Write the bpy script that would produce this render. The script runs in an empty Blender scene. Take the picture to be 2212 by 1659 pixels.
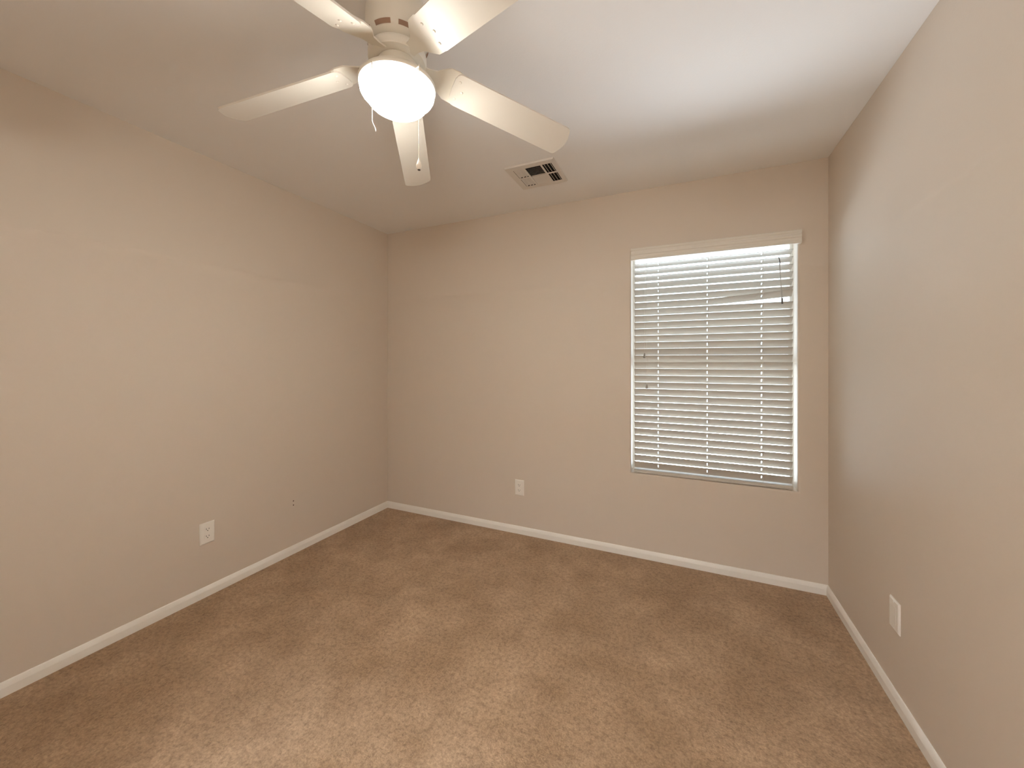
import bpy, bmesh, math, random
from mathutils import Vector, Matrix, Euler

random.seed(7)
S = bpy.context.scene
COL = S.collection
R = math.radians

# ------------------------------------------------------------------ camera
W, H, D = 3.1531, 2.44, 3.30            # room width (x), height (z), depth (y runs 0 .. -D)
cam_data = bpy.data.cameras.new('camera')
cam_data.sensor_fit = 'HORIZONTAL'
cam_data.sensor_width = 36.0
cam_data.lens = 826.5 * 36.0 / 2212.0
cam_data.shift_y = -48.54 / 2212.0
cam_data.clip_start = 0.02
cam = bpy.data.objects.new('camera', cam_data)
cam.location = (2.4175, -2.6671, 1.3015)
cam.rotation_euler = (R(90), 0, 0.4217)
COL.objects.link(cam)
S.camera = cam

# ------------------------------------------------------------------ world, light, exposure
LAMP_STRENGTH = 132.0
LAMP_COLOR = (1.0, 0.975, 0.90)
SKY_STRENGTH = 21.0
EXPOSURE = 0.0

S.view_settings.view_transform = 'Standard'
S.view_settings.look = 'None'
S.view_settings.exposure = EXPOSURE
S.view_settings.gamma = 1.0
S.view_settings.use_curve_mapping = False
S.cycles.max_bounces = 12
S.cycles.diffuse_bounces = 8
S.cycles.transparent_max_bounces = 16
S.cycles.sample_clamp_indirect = 6.0
S.cycles.use_denoising = True

world = bpy.data.worlds.new('daylight')
S.world = world
world.use_nodes = True
nt = world.node_tree
nt.nodes.clear()
wo = nt.nodes.new('ShaderNodeOutputWorld')
bg = nt.nodes.new('ShaderNodeBackground')
tc = nt.nodes.new('ShaderNodeTexCoord')
sx = nt.nodes.new('ShaderNodeSeparateXYZ')
rp = nt.nodes.new('ShaderNodeValToRGB')
mr = nt.nodes.new('ShaderNodeMapRange')
mr.inputs['From Min'].default_value = -1.0
mr.inputs['From Max'].default_value = 0.25
els = rp.color_ramp.elements
els[0].position, els[0].color = 0.36, (0.86, 0.94, 1.05, 1)       # sunlit pale gravel just outside
els[1].position, els[1].color = 0.86, (0.138, 0.160, 0.186, 1)   # hazy sky
e2 = els.new(0.60)
e2.color = (0.55, 0.60, 0.67, 1)                                # gravel further off
nt.links.new(tc.outputs['Generated'], sx.inputs[0])
nt.links.new(sx.outputs['Z'], mr.inputs['Value'])
nt.links.new(mr.outputs[0], rp.inputs[0])
nt.links.new(rp.outputs[0], bg.inputs['Color'])
bg.inputs['Strength'].default_value = SKY_STRENGTH
nt.links.new(bg.outputs[0], wo.inputs[0])

# window opening in the back wall
OX0, OX1, OZ0, OZ1 = 2.095, 3.014, 0.558, 2.035
portal = bpy.data.lights.new('window_daylight', 'AREA')
portal.shape = 'RECTANGLE'
portal.size, portal.size_y = OX1 - OX0, OZ1 - OZ0
portal.cycles.is_portal = True
po = bpy.data.objects.new('window_daylight', portal)
po.location = ((OX0 + OX1) / 2, 0.165, (OZ0 + OZ1) / 2)
po.rotation_euler = (R(-90), 0, 0)
COL.objects.link(po)

# unseen lamps added for soft fill, in a made-up hallway behind the camera
ADDED_HALL_Y = -4.75
for lx, ly, size, watts in ((2.35, -4.15, 0.7, 42.0), (2.25, -3.74, 0.22, 120.0)):
    fill_lamp = bpy.data.lights.new('added_fill_lamp', 'AREA')
    fill_lamp.shape = 'DISK'
    fill_lamp.size = size
    fill_lamp.energy = watts
    fill_lamp.color = (0.82, 0.97, 1.13)
    ho = bpy.data.objects.new('added_fill_lamp', fill_lamp)
    ho.location = (lx, ly, 2.40)
    COL.objects.link(ho)

# ------------------------------------------------------------------ helpers
def srgb(r, g, b):
    f = lambda c: (c / 255 / 12.92) if c / 255 <= 0.04045 else ((c / 255 + 0.055) / 1.055) ** 2.4
    return (f(r), f(g), f(b), 1.0)

def mat(name, color, rough=0.5, spec=0.5, bump=None, metallic=0.0):
    m = bpy.data.materials.new(name)
    m.use_nodes = True
    n = m.node_tree
    b = n.nodes['Principled BSDF']
    b.inputs['Base Color'].default_value = color
    b.inputs['Roughness'].default_value = rough
    b.inputs['Specular IOR Level'].default_value = spec
    b.inputs['Metallic'].default_value = metallic
    if bump:
        scale, strength, dist, detail = bump
        t = n.nodes.new('ShaderNodeTexCoord')
        no = n.nodes.new('ShaderNodeTexNoise')
        no.inputs['Scale'].default_value = scale
        no.inputs['Detail'].default_value = detail
        bp = n.nodes.new('ShaderNodeBump')
        bp.inputs['Strength'].default_value = strength
        bp.inputs['Distance'].default_value = dist
        n.links.new(t.outputs['Object'], no.inputs['Vector'])
        n.links.new(no.outputs['Fac'], bp.inputs['Height'])
        n.links.new(bp.outputs[0], b.inputs['Normal'])
    return m

def link(name, bm, m, parent=None, origin=(0, 0, 0), smooth=False, bevel=None):
    """one mesh object; the bmesh is in world coordinates, origin is the root's place"""
    bmesh.ops.recalc_face_normals(bm, faces=bm.faces)
    me = bpy.data.meshes.new(name)
    o3 = Vector(origin)
    for v in bm.verts:
        v.co -= o3
    bm.to_mesh(me)
    bm.free()
    if smooth:
        for p in me.polygons:
            p.use_smooth = True
        me.set_sharp_from_angle(angle=R(40))
    ob = bpy.data.objects.new(name, me)
    COL.objects.link(ob)
    me.materials.append(m)
    if parent is not None:
        ob.parent = parent
    else:
        ob.location = o3
    if bevel:
        bv = ob.modifiers.new('bevel', 'BEVEL')
        bv.width = bevel
        bv.segments = 2
        bv.limit_method = 'ANGLE'
        bv.angle_limit = R(40)
    return ob

def thing(name, label, cat, loc, group=None):
    o = bpy.data.objects.new(name, None)
    o.empty_display_size = 0.05
    o.location = loc
    COL.objects.link(o)
    o['label'] = label
    o['category'] = cat
    if group:
        o['group'] = group
    return o

def structure(o):
    o['kind'] = 'structure'
    return o

def box(bm, x0, x1, y0, y1, z0, z1):
    vs = [bm.verts.new((x, y, z)) for x in (x0, x1) for y in (y0, y1) for z in (z0, z1)]
    for f in ((0, 1, 3, 2), (4, 6, 7, 5), (0, 4, 5, 1), (2, 3, 7, 6), (0, 2, 6, 4), (1, 5, 7, 3)):
        bm.faces.new([vs[i] for i in f])
    return vs

def lathe(bm, prof, c, n=64, cap0=True, cap1=True):
    """prof: list of (radius, z); c: (x, y) axis"""
    rings = []
    for r, z in prof:
        if r < 1e-6:
            rings.append([bm.verts.new((c[0], c[1], z))])
        else:
            rings.append([bm.verts.new((c[0] + r * math.cos(2 * math.pi * i / n), c[1] + r * math.sin(2 * math.pi * i / n), z)) for i in range(n)])
    for a, b in zip(rings, rings[1:]):
        for i in range(n):
            j = (i + 1) % n
            if len(a) == 1 and len(b) == 1:
                continue
            if len(a) == 1:
                bm.faces.new((a[0], b[i], b[j]))
            elif len(b) == 1:
                bm.faces.new((a[i], b[0], a[j]))
            else:
                bm.faces.new((a[i], b[i], b[j], a[j]))
    if cap0 and len(rings[0]) > 1:
        bm.faces.new(rings[0])
    if cap1 and len(rings[-1]) > 1:
        bm.faces.new(rings[-1])

def tube(bm, pts, r, n=8):
    pts = [Vector(p) for p in pts]
    rings = []
    for i, p in enumerate(pts):
        t = (pts[min(i + 1, len(pts) - 1)] - pts[max(i - 1, 0)]).normalized()
        a = t.orthogonal().normalized() if i == 0 else (rings[-1][1] - t * rings[-1][1].dot(t)).normalized()
        b = t.cross(a)
        rings.append(([bm.verts.new(p + (a * math.cos(2 * math.pi * k / n) + b * math.sin(2 * math.pi * k / n)) * r) for k in range(n)], a))
    for (u, _), (v, _) in zip(rings, rings[1:]):
        for k in range(n):
            bm.faces.new((u[k], u[(k + 1) % n], v[(k + 1) % n], v[k]))
    bm.faces.new(rings[0][0])
    bm.faces.new(rings[-1][0])

def extrude_profile(bm, prof, place, l0, l1):
    """prof: closed list of (a, b); place(a, b, l) -> xyz"""
    r0 = [bm.verts.new(place(a, b, l0)) for a, b in prof]
    r1 = [bm.verts.new(place(a, b, l1)) for a, b in prof]
    n = len(prof)
    for i in range(n):
        j = (i + 1) % n
        bm.faces.new((r0[i], r0[j], r1[j], r1[i]))
    bm.faces.new(r0)
    bm.faces.new(r1)

# ------------------------------------------------------------------ materials
M_wall = mat('beige_wall_paint', srgb(216, 204, 190), 0.55, 0.35, bump=(160, 0.10, 0.002, 3))
M_ceil = mat('pale_ceiling_paint', srgb(244, 243, 242), 0.8, 0.2, bump=(160, 0.12, 0.002, 3))
M_trim = mat('white_trim_paint', srgb(246, 243, 236), 0.4, 0.4)
M_plastic = mat('ivory_plastic', srgb(244, 240, 232), 0.35, 0.5)
M_slot = mat('dark_slot', srgb(50, 44, 40), 0.6)
M_hole = mat('dark_nail_hole', srgb(90, 72, 52), 0.9)
M_fan = mat('white_fan_enamel', srgb(232, 226, 214), 0.35, 0.5)
M_fanslot = mat('fan_vent_slot', srgb(150, 120, 100), 0.7)
M_blade = mat('white_blade_laminate', srgb(224, 217, 206), 0.4, 0.4)
M_chain = mat('white_bead_chain', srgb(240, 232, 218), 0.3, 0.6)
M_ventmetal = mat('white_vent_enamel', srgb(222, 216, 208), 0.45, 0.4)
M_duct = mat('dark_duct_interior', srgb(40, 36, 34), 0.8, 0.2)
M_slat = mat('white_blind_slat', srgb(198, 193, 184), 0.45, 0.4)
M_valance = mat('white_valance', srgb(230, 225, 215), 0.45, 0.4)
M_cord = mat('white_cord', srgb(205, 200, 192), 0.8)
M_wand = mat('clear_grey_wand', srgb(190, 188, 184), 0.2, 0.6)
M_tassel = mat('grey_plastic_tassel', srgb(150, 146, 140), 0.4, 0.5)
M_hook = mat('dark_metal_hook', srgb(90, 86, 82), 0.4, 0.5)
M_vinyl = mat('white_vinyl_frame', srgb(235, 235, 232), 0.35, 0.5)

# carpet: cut pile with soft trodden patches
M_carpet = mat('brown_carpet', srgb(168, 136, 104), 0.95, 0.05)
n = M_carpet.node_tree
b = n.nodes['Principled BSDF']
b.inputs['Sheen Weight'].default_value = 0.15
b.inputs['Sheen Roughness'].default_value = 0.6
t = n.nodes.new('ShaderNodeTexCoord')
def noise(scale, detail, rough=0.55):
    q = n.nodes.new('ShaderNodeTexNoise')
    q.inputs['Scale'].default_value = scale
    q.inputs['Detail'].default_value = detail
    q.inputs['Roughness'].default_value = rough
    n.links.new(t.outputs['Object'], q.inputs['Vector'])
    return q
def ramp(src, p0, c0, p1, c1):
    q = n.nodes.new('ShaderNodeValToRGB')
    q.color_ramp.elements[0].position, q.color_ramp.elements[0].color = p0, c0
    q.color_ramp.elements[1].position, q.color_ramp.elements[1].color = p1, c1
    n.links.new(src.outputs['Fac'], q.inputs[0])
    return q
def mixc(kind, a, bb, fac):
    q = n.nodes.new('ShaderNodeMix')
    q.data_type = 'RGBA'
    q.blend_type = kind
    q.inputs[0].default_value = fac
    n.links.new(a.outputs[0 if a.bl_idname != 'ShaderNodeMix' else 2], q.inputs[6])
    n.links.new(bb.outputs[0 if bb.bl_idname != 'ShaderNodeMix' else 2], q.inputs[7])
    return q
patch = ramp(noise(3.2, 4), 0.32, srgb(164, 134, 102), 0.68, srgb(190, 161, 130))
mott = ramp(noise(58, 4, 0.65), 0.34, (0.50, 0.46, 0.42, 1), 0.56, (1.06, 1.06, 1.06, 1))
fine_n = noise(140, 3, 0.7)
fine = ramp(fine_n, 0.28, (0.62, 0.58, 0.54, 1), 0.70, (1.2, 1.2, 1.2, 1))
blot = ramp(noise(11, 3, 0.6), 0.34, (0.74, 0.71, 0.68, 1), 0.60, (1.04, 1.04, 1.04, 1))
c1 = mixc('MULTIPLY', mixc('MULTIPLY', patch, blot, 0.42), mott, 0.6)
c2 = mixc('MULTIPLY', c1, fine, 0.75)
n.links.new(c2.outputs[2], b.inputs['Base Color'])
bp = n.nodes.new('ShaderNodeBump')
bp.inputs['Strength'].default_value = 0.55
bp.inputs['Distance'].default_value = 0.008
n.links.new(fine_n.outputs['Fac'], bp.inputs['Height'])
n.links.new(bp.outputs[0], b.inputs['Normal'])

M_bowl = bpy.data.materials.new('lit_frosted_bowl')
M_bowl.use_nodes = True
n = M_bowl.node_tree
n.nodes.clear()
om = n.nodes.new('ShaderNodeOutputMaterial')
em = n.nodes.new('ShaderNodeEmission')
em.inputs['Color'].default_value = (*LAMP_COLOR, 1)
# the bulbs sit in the middle: the glass glows most where it faces down, least at its side
ge = n.nodes.new('ShaderNodeNewGeometry')
sp = n.nodes.new('ShaderNodeSeparateXYZ')
ab = n.nodes.new('ShaderNodeMath'); ab.operation = 'MULTIPLY'; ab.inputs[1].default_value = -1.0
mp = n.nodes.new('ShaderNodeMapRange')
mp.inputs['To Min'].default_value = 0.09 * LAMP_STRENGTH
mp.inputs['To Max'].default_value = LAMP_STRENGTH
n.links.new(ge.outputs['Normal'], sp.inputs[0])
n.links.new(sp.outputs['Z'], ab.inputs[0])
n.links.new(ab.outputs[0], mp.inputs['Value'])
n.links.new(mp.outputs[0], em.inputs['Strength'])
n.links.new(em.outputs[0], om.inputs[0])

M_glass = bpy.data.materials.new('window_glass')
M_glass.use_nodes = True
n = M_glass.node_tree
n.nodes.clear()
om = n.nodes.new('ShaderNodeOutputMaterial')
tr = n.nodes.new('ShaderNodeBsdfTransparent')
tr.inputs['Color'].default_value = (0.94, 0.96, 0.95, 1)
gl = n.nodes.new('ShaderNodeBsdfGlossy')
gl.inputs['Roughness'].default_value = 0.02
fr = n.nodes.new('ShaderNodeFresnel')
fr.inputs['IOR'].default_value = 1.45
mx = n.nodes.new('ShaderNodeMixShader')
n.links.new(fr.outputs[0], mx.inputs[0])
n.links.new(tr.outputs[0], mx.inputs[1])
n.links.new(gl.outputs[0], mx.inputs[2])
n.links.new(mx.outputs[0], om.inputs[0])

# ------------------------------------------------------------------ room shell
T = 0.16
bm = bmesh.new()
box(bm, -T, W + T, ADDED_HALL_Y - T, T, -0.12, 0.0)
structure(link('floor', bm, M_carpet))
bm = bmesh.new()
box(bm, -T, W + T, ADDED_HALL_Y - T, T, H, H + 0.12)
structure(link('ceiling', bm, M_ceil))
bm = bmesh.new()
box(bm, -T, 0, -D, 0, 0, H)
wall_left = structure(link('wall_left', bm, M_wall))
bm = bmesh.new()
box(bm, W, W + T, -D, 0, 0, H)
structure(link('wall_right', bm, M_wall))
bm = bmesh.new()                               # rear wall with a made-up doorway that lets in fill light from the hall
DX0, DX1, DZ = 1.90, 2.85, 2.05
box(bm, -T, DX0, -D - T, -D, 0, H)
box(bm, DX1, W + T, -D - T, -D, 0, H)
box(bm, DX0, DX1, -D - T, -D, DZ, H)
structure(link('wall_rear', bm, M_wall))
bm = bmesh.new()  # unseen hallway shell, added to enclose the fill lamps
box(bm, -T, W + T, ADDED_HALL_Y - T, ADDED_HALL_Y, 0, H)
box(bm, -T, 0, ADDED_HALL_Y, -D - T, 0, H)
box(bm, W, W + T, ADDED_HALL_Y, -D - T, 0, H)
structure(link('wall_added_hall', bm, M_wall))

# back wall with a window opening whose plaster edges are rounded
bm = bmesh.new()
xs = [-T, OX0, OX1, W + T]
zs = [0, OZ0, OZ1, H]
gf = {(i, k): bm.verts.new((xs[i], 0, zs[k])) for i in range(4) for k in range(4)}
gb = {(i, k): bm.verts.new((xs[i], T, zs[k])) for i in range(4) for k in range(4)}
for i in range(3):
    for k in range(3):
        if (i, k) == (1, 1):
            continue
        bm.faces.new((gf[i, k], gf[i + 1, k], gf[i + 1, k + 1], gf[i, k + 1]))
        bm.faces.new((gb[i, k], gb[i, k + 1], gb[i + 1, k + 1], gb[i + 1, k]))
loop = [(1, 1), (2, 1), (2, 2), (1, 2)]
for a, c in zip(loop, loop[1:] + loop[:1]):
    bm.faces.new((gf[a], gf[c], gb[c], gb[a]))
for k in range(3):
    bm.faces.new((gf[0, k], gf[0, k + 1], gb[0, k + 1], gb[0, k]))
    bm.faces.new((gf[3, k], gb[3, k], gb[3, k + 1], gf[3, k + 1]))
for i in range(3):
    bm.faces.new((gf[i, 0], gb[i, 0], gb[i + 1, 0], gf[i + 1, 0]))
    bm.faces.new((gf[i, 3], gf[i + 1, 3], gb[i + 1, 3], gb[i, 3]))
ed = []
for a, c in zip(loop, loop[1:] + loop[:1]):
    e = bm.edges.get((gf[a], gf[c]))
    ed.append(e)
bmesh.ops.bevel(bm, geom=ed, offset=0.014, segments=5, profile=0.5, affect='EDGES')
structure(link('wall_back', bm, M_wall, smooth=True))

# baseboards: flat face below, sloped top
BP = [(0, 0), (0.012, 0), (0.012, 0.034), (0.0105, 0.040), (0.0085, 0.046), (0.0060, 0.052), (0.0035, 0.0555), (0, 0.0555)]
bm = bmesh.new()
extrude_profile(bm, BP, lambda a, c, l: (a, l, c), -D, 0)
structure(link('baseboard_left', bm, M_trim))
bm = bmesh.new()
extrude_profile(bm, BP, lambda a, c, l: (l, -a, c), 0, W)
structure(link('baseboard_back', bm, M_trim))
bm = bmesh.new()
extrude_profile(bm, BP, lambda a, c, l: (W - a, l, c), -D, 0)
structure(link('baseboard_right', bm, M_trim))
bm = bmesh.new()
extrude_profile(bm, BP, lambda a, c, l: (l, -D + a, c), 0, DX0)
extrude_profile(bm, BP, lambda a, c, l: (l, -D + a, c), DX1, W)
structure(link('baseboard_rear', bm, M_trim))

# two old screw holes in the left wall
for z in (0.355, 0.327):
    bm = bmesh.new()
    bmesh.ops.create_cone(bm, cap_ends=True, segments=14, radius1=0.0045, radius2=0.003, depth=0.0012,
                          matrix=Matrix.Translation((0.0004, -0.904, z)) @ Matrix.Rotation(R(90), 4, 'Y'))
    link('screw_hole', bm, M_hole, wall_left)

# ------------------------------------------------------------------ window behind the blind
bm = bmesh.new()
FY0, FY1, FB = 0.118, 0.158, 0.014
box(bm, OX0, OX0 + FB, FY0, FY1, OZ0, OZ1)
box(bm, OX1 - FB, OX1, FY0, FY1, OZ0, OZ1)
box(bm, OX0 + FB, OX1 - FB, FY0, FY1, OZ0, OZ0 + FB)
box(bm, OX0 + FB, OX1 - FB, FY0, FY1, OZ1 - FB, OZ1)
zm = (OZ0 + OZ1) / 2
box(bm, OX0 + FB, OX1 - FB, FY0 + 0.005, FY1 - 0.01, zm - 0.022, zm + 0.022)
wf = structure(link('window_1', bm, M_vinyl))
for za, zb in ((OZ0 + FB, zm - 0.022), (zm + 0.022, OZ1 - FB)):
    bm = bmesh.new()
    box(bm, OX0 + FB, OX1 - FB, 0.136, 0.140, za, zb)
    link('pane', bm, M_glass, wf)

# ------------------------------------------------------------------ horizontal blind
BY = 0.030                                   # middle of the slats, inside the opening
SX0, SX1 = 2.1140, 2.9940
PITCH, NS, SW = 0.0444, 31, 0.050
ZTOP = 1.9430
CORDS = (2.265, 2.553, 2.842)
blind = thing('window_blind', 'white horizontal slatted blind with a moulded valance, hanging in the window', 'blind',
              ((SX0 + SX1) / 2, BY, 2.02))
BO = tuple(blind.location)

def slat_angle(i):
    key = [(0, 20), (2, 27), (4, 35), (6, 42), (8, 48), (12, 56), (15, 60.5), (19, 61), (24, 61.5), (30, 62)]
    for (a, va), (c, vc) in zip(key, key[1:]):
        if a <= i <= c:
            return R(va + (vc - va) * (i - a) / (c - a))
    return R(57)

def slat(bm, z, ang, lift=None, twist=0.0):
    """inner edge up, outer edge down; slightly crowned; oblong holes where the cords run"""
    hw = 0.0026
    us = [SX0]
    for cx in CORDS:
        us += [cx - hw, cx + hw]
    us.append(SX1)
    if lift:
        us = sorted(us + [2.60, 2.68, 2.76, 2.90, 2.95])
    vs = [-0.5, -0.34, -0.19, 0.0, 0.19, 0.34, 0.5]
    g = []
    for u in us:
        row = []
        f = max(0.0, (u - 2.56) / (SX1 - 2.56))
        dz = lift * f ** 1.15 if lift else 0.0
        th = ang + twist * f
        for v in vs:
            d = v * SW
            crown = 0.0022 * (1 - (2 * v) ** 2)
            y = BY + d * math.cos(th) + crown * math.sin(th)
            zz = z + dz - d * math.sin(th) + crown * math.cos(th)
            row.append(bm.verts.new((u, y, zz)))
        g.append(row)
    fs = []
    for i in range(len(us) - 1):
        hole = any(abs((us[i] + us[i + 1]) / 2 - cx) < 0.001 for cx in CORDS)
        for k in range(len(vs) - 1):
            if hole and k in (2, 3):
                continue
            fs.append(bm.faces.new((g[i][k], g[i + 1][k], g[i + 1][k + 1], g[i][k + 1])))
    return fs

bm = bmesh.new()
bent = bmesh.new()
for i in range(NS):
    z = ZTOP - PITCH * i
    if i == 6:
        fs = slat(bent, z, slat_angle(i), lift=0.026, twist=R(4))
    else:
        fs = slat(bm, z, slat_angle(i))
for q in (bm, bent):
    bmesh.ops.recalc_face_normals(q, faces=q.faces)
    bmesh.ops.solidify(q, geom=q.faces[:], thickness=0.0024)
link('slats', bm, M_slat, blind, BO, smooth=True)
bo = link('bent_slat', bent, M_slat, blind, BO, smooth=True)
bo['label'] = 'slat whose right end is bent upward, leaving a wide bright gap'

# bottom rail with a thin lip
bm = bmesh.new()
RP = [(-0.027, -0.010), (-0.027, -0.0075), (-0.024, -0.006), (-0.024, 0.006), (-0.020, 0.0095), (0.020, 0.0095), (0.024, 0.006), (0.024, -0.010)]
extrude_profile(bm, RP, lambda a, c, l: (l, BY + a, 0.5725 + c), SX0, SX1)
rail = link('bottom_rail', bm, M_slat, blind, BO)
for cx in CORDS:
    bm = bmesh.new()
    bmesh.ops.create_cone(bm, cap_ends=True, segments=16, radius1=0.006, radius2=0.0065, depth=0.004,
                          matrix=Matrix.Translation((cx, BY - 0.022, 0.5645)))
    link('cord_plug', bm, M_cord, rail, BO)

# headrail up behind the valance
bm = bmesh.new()
box(bm, SX0 + 0.002, SX1 - 0.002, BY - 0.026, BY + 0.028, 1.990, 2.033)
link('headrail', bm, M_slat, blind, BO, bevel=0.002)

# moulded valance in front of the wall, with returns to the wall
VP = [(0.0, 1.9725), (-0.010, 1.9725), (-0.013, 1.976), (-0.013, 1.986), (-0.010, 1.991), (-0.010, 2.003), (-0.014, 2.008), (-0.014, 2.018),
      (-0.011, 2.023), (-0.011, 2.030), (-0.016, 2.036), (-0.018, 2.044), (-0.015, 2.048), (0.0, 2.048)]
bm = bmesh.new()
extrude_profile(bm, VP, lambda a, c, l: (l, -0.018 + a, c), 2.099, 3.026)
for xa, xb in ((2.099, 2.111), (3.014, 3.026)):
    box(bm, xa, xb, -0.018, 0.0, 1.9725, 2.048)
link('valance', bm, M_valance, blind, BO)

# ladder cords, front and back of the slats
for cx in CORDS:
    bm = bmesh.new()
    for yy in (BY - 0.0275, BY + 0.0275):
        tube(bm, [(cx + 0.004, yy, 2.0), (cx + 0.004, yy, 0.575)], 0.0007, 6)
    link('ladder_cord', bm, M_cord, blind, BO)

# lift cords with tassels on the left
for px, zt in ((2.182, 1.335), (2.196, 1.135)):
    bm = bmesh.new()
    tube(bm, [(px, -0.008, 1.985), (px, -0.009, zt + 0.02)], 0.0007, 6)
    lc = link('lift_cord', bm, M_cord, blind, BO)
    bm = bmesh.new()
    lathe(bm, [(0.002, zt + 0.022), (0.004, zt + 0.018), (0.0055, zt + 0.008), (0.0075, zt - 0.004), (0.008, zt - 0.009), (0.006, zt - 0.011)], (px, -0.009), 20)
    link('tassel', bm, M_tassel, lc, BO, smooth=True)

# tilt wand on the right, hung from a dark hook
bm = bmesh.new()
tube(bm, [(2.925, -0.010, 1.868), (2.9365, -0.012, 1.645)], 0.0025, 6)
wand = link('tilt_wand', bm, M_wand, blind, BO)
bm = bmesh.new()
tube(bm, [(2.921, -0.004, 1.905), (2.922, -0.010, 1.902), (2.925, -0.011, 1.885), (2.927, -0.010, 1.872), (2.924, -0.009, 1.866), (2.921, -0.009, 1.868)], 0.0026, 8)
link('wand_hook', bm, M_hook, wand, BO)
bm = bmesh.new()
tube(bm, [(2.9360, -0.012, 1.668), (2.9375, -0.012, 1.634)], 0.0045, 8)
link('wand_tip', bm, M_hook, wand, BO)

# ------------------------------------------------------------------ wall outlets
def outlet(label, pos, rotz, style='duplex'):
    """plate faces local -y; built round the origin, then turned and set on the wall"""
    t = thing('wall_outlet', label, 'wall outlet', pos)
    t.rotation_euler = (0, 0, rotz)
    bm = bmesh.new()
    hw, hh = 0.0365, 0.0585
    a = [bm.verts.new((sx * hw, 0, sz * hh)) for sx, sz in ((-1, -1), (1, -1), (1, 1), (-1, 1))]
    c = [bm.verts.new((sx * hw, -0.0025, sz * hh)) for sx, sz in ((-1, -1), (1, -1), (1, 1), (-1, 1))]
    d = [bm.verts.new((sx * (hw - 0.005), -0.0065, sz * (hh - 0.005))) for sx, sz in ((-1, -1), (1, -1), (1, 1), (-1, 1))]
    bm.faces.new(a)
    bm.faces.new(d)
    for i in range(4):
        j = (i + 1) % 4
        bm.faces.new((a[i], a[j], c[j], c[i]))
        bm.faces.new((c[i], c[j], d[j], d[i]))
    link('cover_plate', bm, M_plastic, t)
    def disc(x, z, r, dep, y, seg=16):
        q = bmesh.new()
        bmesh.ops.create_cone(q, cap_ends=True, segments=seg, radius1=r, radius2=r, depth=dep,
                              matrix=Matrix.Translation((x, y, z)) @ Matrix.Rotation(R(90), 4, 'X'))
        return q
    if style == 'duplex':
        for s in (1, -1):
            bm = bmesh.new()
            pts = []
            for k in range(28):
                an = 2 * math.pi * k / 28
                pts.append((0.0172 * math.cos(an), max(-0.0125, min(0.0125, 0.0172 * math.sin(an)))))
            extrude_profile(bm, pts, lambda x, z, l: (x, -l, s * 0.0195 + z), 0.006, 0.0078)
            rc = link('receptacle', bm, M_plastic, t)
            bm = bmesh.new()
            for x, hl in ((-0.0064, 0.0040), (0.0064, 0.0032)):
                box(bm, x - 0.0011, x + 0.0011, -0.0082, -0.0070, s * 0.0195 + 0.003 - hl, s * 0.0195 + 0.003 + hl)
            link('blade_slot', bm, M_slot, rc)
            link('ground_hole', disc(0, s * 0.0195 - 0.0065, 0.0024, 0.001, -0.0078), M_slot, rc)
        link('screw', disc(0, 0, 0.003, 0.001, -0.0069), M_trim, t)
    else:
        bm = bmesh.new()
        box(bm, -0.0165, 0.0165, -0.0074, -0.006, -0.0335, 0.0335)
        link('rocker_insert', bm, M_plastic, t, bevel=0.001)
        for s in (1, -1):
            link('screw', disc(0, s * 0.0485, 0.003, 0.001, -0.0069), M_trim, t)
    return t

outlet('ivory duplex outlet plate low on the left wall, beside two small screw holes', (0, -1.421, 0.351), R(90))
outlet('small ivory duplex outlet plate low on the back wall, left of the window', (1.284, 0, 0.348), 0)
outlet('flat ivory cover plate low on the right wall, near the corner beside the window', (W, -0.743, 0.338), R(-90), 'rocker')

# ------------------------------------------------------------------ ceiling air vent
VX0, VX1, VY0, VY1 = 1.456, 1.752, -0.631, -0.340
vent = thing('air_vent', 'square white metal air vent with four louvre banks set in the ceiling', 'air vent',
             ((VX0 + VX1) / 2, (VY0 + VY1) / 2, H))
VO = tuple(vent.location)
ZP = H - 0.010                                # face of the plate
wid, dep = VX1 - VX0, VY1 - VY0
def vx(f): return VX0 + f * wid
def vy(f): return VY0 + f * dep
# openings as fractions (x0, x1, y0, y1); y=0 is the edge nearer the fan
OP = [(0.13, 0.34, 0.13, 0.47), (0.13, 0.34, 0.53, 0.87), (0.385, 0.70, 0.13, 0.49), (0.385, 0.70, 0.51, 0.87),
      (0.74, 0.93, 0.13, 0.47), (0.74, 0.93, 0.53, 0.87)]
bm = bmesh.new()
cx_ = sorted({0.0, 1.0} | {q for o in OP for q in o[:2]})
cy_ = sorted({0.0, 1.0} | {q for o in OP for q in o[2:]})
for i in range(len(cx_) - 1):
    for k in range(len(cy_) - 1):
        mx_, my_ = (cx_[i] + cx_[i + 1]) / 2, (cy_[k] + cy_[k + 1]) / 2
        if any(o[0] < mx_ < o[1] and o[2] < my_ < o[3] for o in OP):
            continue
        bm.faces.new([bm.verts.new((vx(a), vy(c), ZP)) for a, c in
                      ((cx_[i], cy_[k]), (cx_[i + 1], cy_[k]), (cx_[i + 1], cy_[k + 1]), (cx_[i], cy_[k + 1]))])
bmesh.ops.remove_doubles(bm, verts=bm.verts, dist=1e-5)
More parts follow.
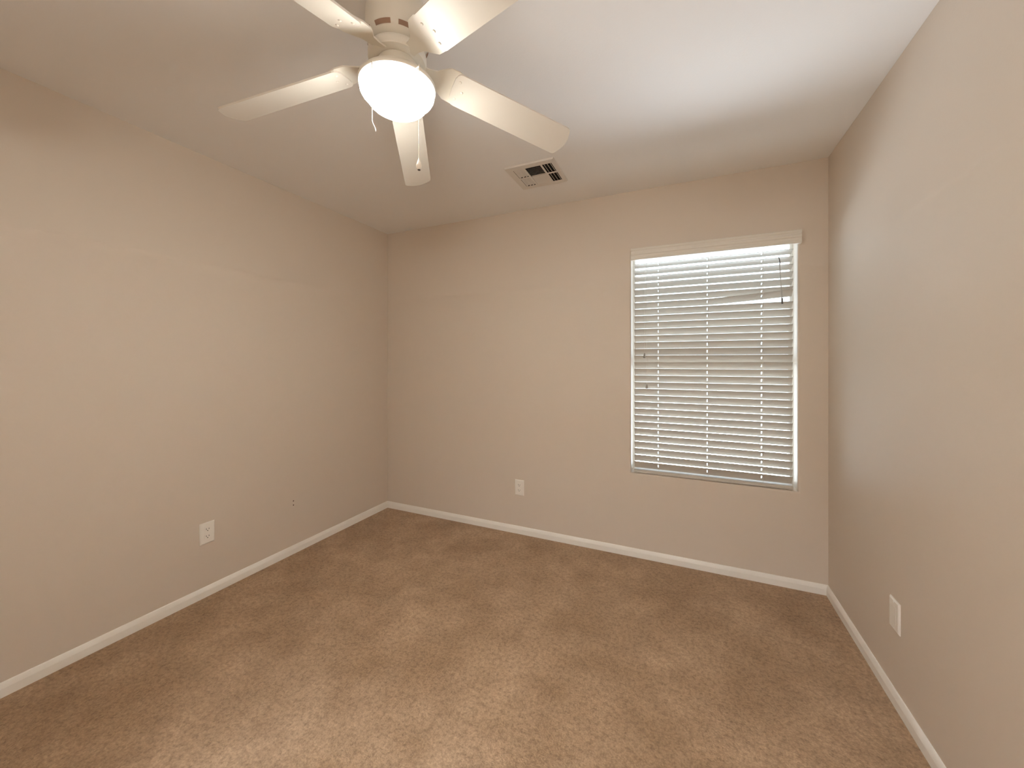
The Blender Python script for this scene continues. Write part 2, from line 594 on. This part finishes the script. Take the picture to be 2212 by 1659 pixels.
# sloped rim back to the ceiling
e = 0.004
inn = [bm.verts.new((x, y, ZP)) for x, y in ((VX0, VY0), (VX1, VY0), (VX1, VY1), (VX0, VY1))]
out = [bm.verts.new((x, y, H - 0.0005)) for x, y in ((VX0 - e, VY0 - e), (VX1 + e, VY0 - e), (VX1 + e, VY1 + e), (VX0 - e, VY1 + e))]
for i in range(4):
    j = (i + 1) % 4
    bm.faces.new((inn[i], inn[j], out[j], out[i]))
link('frame', bm, M_ventmetal, vent, VO)
bm = bmesh.new()
box(bm, VX0 + 0.02, VX1 - 0.02, VY0 + 0.02, VY1 - 0.02, H - 0.0012, H - 0.0004)
link('duct_opening', bm, M_duct, vent, VO)

def louvre(x0, x1, y0, y1, along, count, lean):
    """fins in one opening; lean tilts their lower edge"""
    bm = bmesh.new()
    for k in range(count):
        f = (k + 0.5) / count
        hgt, th = 0.0078, 0.0012
        if along == 'y':
            c = x0 + (x1 - x0) * f
            w2 = lean * 0.5
            a = [(c - w2, ZP - 0.001), (c - w2 + th, ZP - 0.001), (c + w2 + th, ZP + hgt), (c + w2, ZP + hgt)]
            extrude_profile(bm, a, lambda p, q, l: (p, l, q), y0, y1)
        else:
            c = y0 + (y1 - y0) * f
            w2 = lean * 0.5
            a = [(c - w2, ZP - 0.001), (c - w2 + th, ZP - 0.001), (c + w2 + th, ZP + hgt), (c + w2, ZP + hgt)]
            extrude_profile(bm, a, lambda p, q, l: (l, p, q), x0, x1)
    return link('louvre', bm, M_ventmetal, vent, VO)

for q, (a, c, d, f) in enumerate(OP):
    x0, x1, y0, y1 = vx(a), vx(c), vy(d), vy(f)
    if q in (0, 1):
        louvre(x0, x1, y0, y1, 'y', 3, 0.015)
    elif q in (4, 5):
        louvre(x0, x1, y0, y1, 'y', 3, -0.008)
    elif q == 2:
        louvre(x0, x1, y0, y1, 'x', 7, 0.014)
    else:
        louvre(x0, x1, y0, y1, 'x', 8, -0.010)

# ------------------------------------------------------------------ ceiling fan
FX, FYc = 1.5646, -1.6785
ZH = 2.2839
fan = thing('ceiling_fan', 'white five-blade ceiling fan with a lit bowl light and pull chains', 'ceiling fan', (FX, FYc, H))
FO = tuple(fan.location)
FC = (FX, FYc)

bm = bmesh.new()
lathe(bm, [(0.098, H), (0.100, 2.420), (0.100, 2.354), (0.097, 2.338), (0.090, 2.328), (0.080, 2.320), (0.066, 2.314), (0.060, 2.310), (0.060, 2.300)], FC)
housing = link('motor_housing', bm, M_fan, fan, FO, smooth=True)
# arc slots round the lower shoulder of the housing
for k in range(8):
    bm = bmesh.new()
    a0 = R(45 * k - 3)
    prev = None
    for s in range(9):
        an = a0 + R(31) * s / 8
        ring = []
        for r, z in ((0.0985, 2.3390), (0.0915, 2.3285)):
            ring.append(bm.verts.new((FX + r * math.cos(an) * 1.006, FYc + r * math.sin(an) * 1.006, z - 0.0006)))
        if prev:
            bm.faces.new((prev[0], prev[1], ring[1], ring[0]))
        prev = ring
    link('vent_slot', bm, M_fanslot, housing, FO)

bm = bmesh.new()
lathe(bm, [(0.055, 2.306), (0.088, 2.304), (0.092, 2.298), (0.092, 2.280), (0.088, 2.275), (0.055, 2.273)], FC)
link('flywheel', bm, M_fan, fan, FO, smooth=True)
bm = bmesh.new()
lathe(bm, [(0.050, 2.276), (0.062, 2.272), (0.064, 2.250), (0.064, 2.236), (0.080, 2.228), (0.100, 2.220), (0.116, 2.210), (0.1225, 2.202), (0.1230, 2.196), (0.1205, 2.192), (0.110, 2.192)], FC)
link('light_fitter', bm, M_fan, fan, FO, smooth=True)

# glass bowl: rolled rim, then a shallow dome
bp_ = [(0.108, 2.192), (0.114, 2.190), (0.1165, 2.186), (0.1175, 2.181), (0.1165, 2.175), (0.1130, 2.169), (0.1060, 2.1645), (0.1005, 2.161), (0.0970, 2.156)]
for k in range(1, 11):
    a = R(90) * k / 10
    bp_.append((0.0970 * math.cos(a), 2.156 - 0.039 * math.sin(a)))
bp_[-1] = (0.0, 2.117)
bm = bmesh.new()
lathe(bm, bp_, FC, cap1=False)
bowl = link('light_bowl', bm, M_bowl, fan, FO, smooth=True)
bowl['label'] = 'glowing frosted glass bowl'

# blades
def blade_outline():
    r0, r1 = 0.185, 0.660
    pts = []
    wa, wb = 0.0588, 0.0627
    # root: rounded
    for k in range(9):
        a = R(90 + 180 * k / 8)
        pts.append((r0 + 0.022 + 0.022 * math.cos(a), wa * math.sin(a) if abs(math.sin(a)) > 0.99 else wa * (abs(math.sin(a)) ** 0.5) * (1 if math.sin(a) > 0 else -1)))
    # tip: small corner radius and a bowed end
    cr = 0.018
    for k in range(6):
        a = R(-90 + 75 * k / 5)
        pts.append((r1 - 0.012 - cr + cr * math.cos(a), -wb + cr + cr * math.sin(a)))
    for k in range(1, 8):
        v = -1 + 2 * k / 8
        pts.append((r1 - 0.012 * v * v, v * (wb - cr)))
    for k in range(6):
        a = R(15 + 75 * k / 5)
        pts.append((r1 - 0.012 - cr + cr * math.cos(a), wb - cr + cr * math.sin(a)))
    return pts

bm = bmesh.new()
extrude_profile(bm, blade_outline(), lambda a, c, l: (a, c, l), -0.003, 0.003)
bmesh.ops.recalc_face_normals(bm, faces=bm.faces)
me_blade = bpy.data.meshes.new('blade')
bm.to_mesh(me_blade)
bm.free()
me_blade.materials.append(M_blade)

# bracket: fan-shaped iron above the blade root, narrowing to the flywheel
bm = bmesh.new()
BR = [(0.070, -0.020), (0.100, -0.020), (0.125, -0.026), (0.148, -0.046), (0.165, -0.058), (0.195, -0.060), (0.222, -0.050), (0.236, -0.030), (0.226, -0.012),
      (0.232, 0.0), (0.226, 0.012), (0.236, 0.030), (0.222, 0.050), (0.195, 0.060), (0.165, 0.058), (0.148, 0.046), (0.125, 0.026), (0.100, 0.020), (0.070, 0.020)]
extrude_profile(bm, BR, lambda a, c, l: (a, c, l), 0.0032, 0.0075)
box(bm, 0.072, 0.135, -0.008, 0.008, 0.0075, 0.016)
bmesh.ops.recalc_face_normals(bm, faces=bm.faces)
me_br = bpy.data.meshes.new('blade_bracket')
bm.to_mesh(me_br)
bm.free()
me_br.materials.append(M_fan)
bm = bmesh.new()
bmesh.ops.create_uvsphere(bm, u_segments=14, v_segments=8, radius=0.0048, matrix=Matrix.Diagonal((1, 1, 0.5, 1)))
me_sc = bpy.data.meshes.new('screw')
bm.to_mesh(me_sc)
bm.free()
me_sc.materials.append(M_fan)

PH, DROOP, PT = 0.8744, 0.1628, -0.2912
for k in range(5):
    o = bpy.data.objects.new('blade', me_blade)
    COL.objects.link(o)
    o.parent = fan
    o.location = (0, 0, ZH - H)
    o.rotation_euler = (PT, DROOP, PH + R(72) * k)
    c = bpy.data.objects.new('blade_bracket', me_br)
    COL.objects.link(c)
    c.parent = o
    for x, y in ((0.205, 0.032), (0.205, -0.032), (0.222, 0.0)):
        c = bpy.data.objects.new('screw', me_sc)
        COL.objects.link(c)
        c.parent = o
        c.location = (x, y, -0.003)

# pull chains
ch1 = (1.6905, -1.7305)
bm = bmesh.new()
zz = 2.195
while zz > 1.915:
    bmesh.ops.create_uvsphere(bm, u_segments=8, v_segments=6, radius=0.0016, matrix=Matrix.Translation((ch1[0], ch1[1], zz)))
    zz -= 0.0036
tube(bm, [(ch1[0], ch1[1], 2.195), (ch1[0], ch1[1], 1.908)], 0.0011, 6)
tube(bm, [(1.655, -1.716, 2.198), (ch1[0], ch1[1], 2.190)], 0.002, 6)
c1 = link('pull_chain', bm, M_chain, fan, FO, smooth=True)
c1['label'] = 'long pull chain ending in a white teardrop pendant'
bm = bmesh.new()
lathe(bm, [(0.0015, 1.915), (0.0022, 1.911), (0.0045, 1.904), (0.0075, 1.896), (0.0085, 1.890), (0.0078, 1.884), (0.0050, 1.879), (0.003, 1.8785)], ch1, 24)
link('chain_pendant', bm, M_chain, c1, FO, smooth=True)
bm = bmesh.new()
lathe(bm, [(0.0046, 1.8790), (0.0040, 1.8775)], ch1, 20)
q = link('pendant_hole', bm, M_slot, c1, FO)
ch2 = (1.5735, -1.8010)
bm = bmesh.new()
tube(bm, [(1.5710, -1.772, 2.203), (ch2[0], ch2[1] + 0.004, 2.201), (*ch2, 2.196), (*ch2, 2.015), (ch2[0] + 0.0010, ch2[1] + 0.001, 2.010), (ch2[0] + 0.0060, ch2[1] + 0.002, 2.000), (ch2[0] + 0.0095, ch2[1] + 0.003, 1.992), (ch2[0] + 0.0105, ch2[1] + 0.003, 1.984)], 0.0014, 8)
c2_ = link('pull_chain', bm, M_chain, fan, FO, smooth=True)
c2_['label'] = 'short pull chain with a bent end'
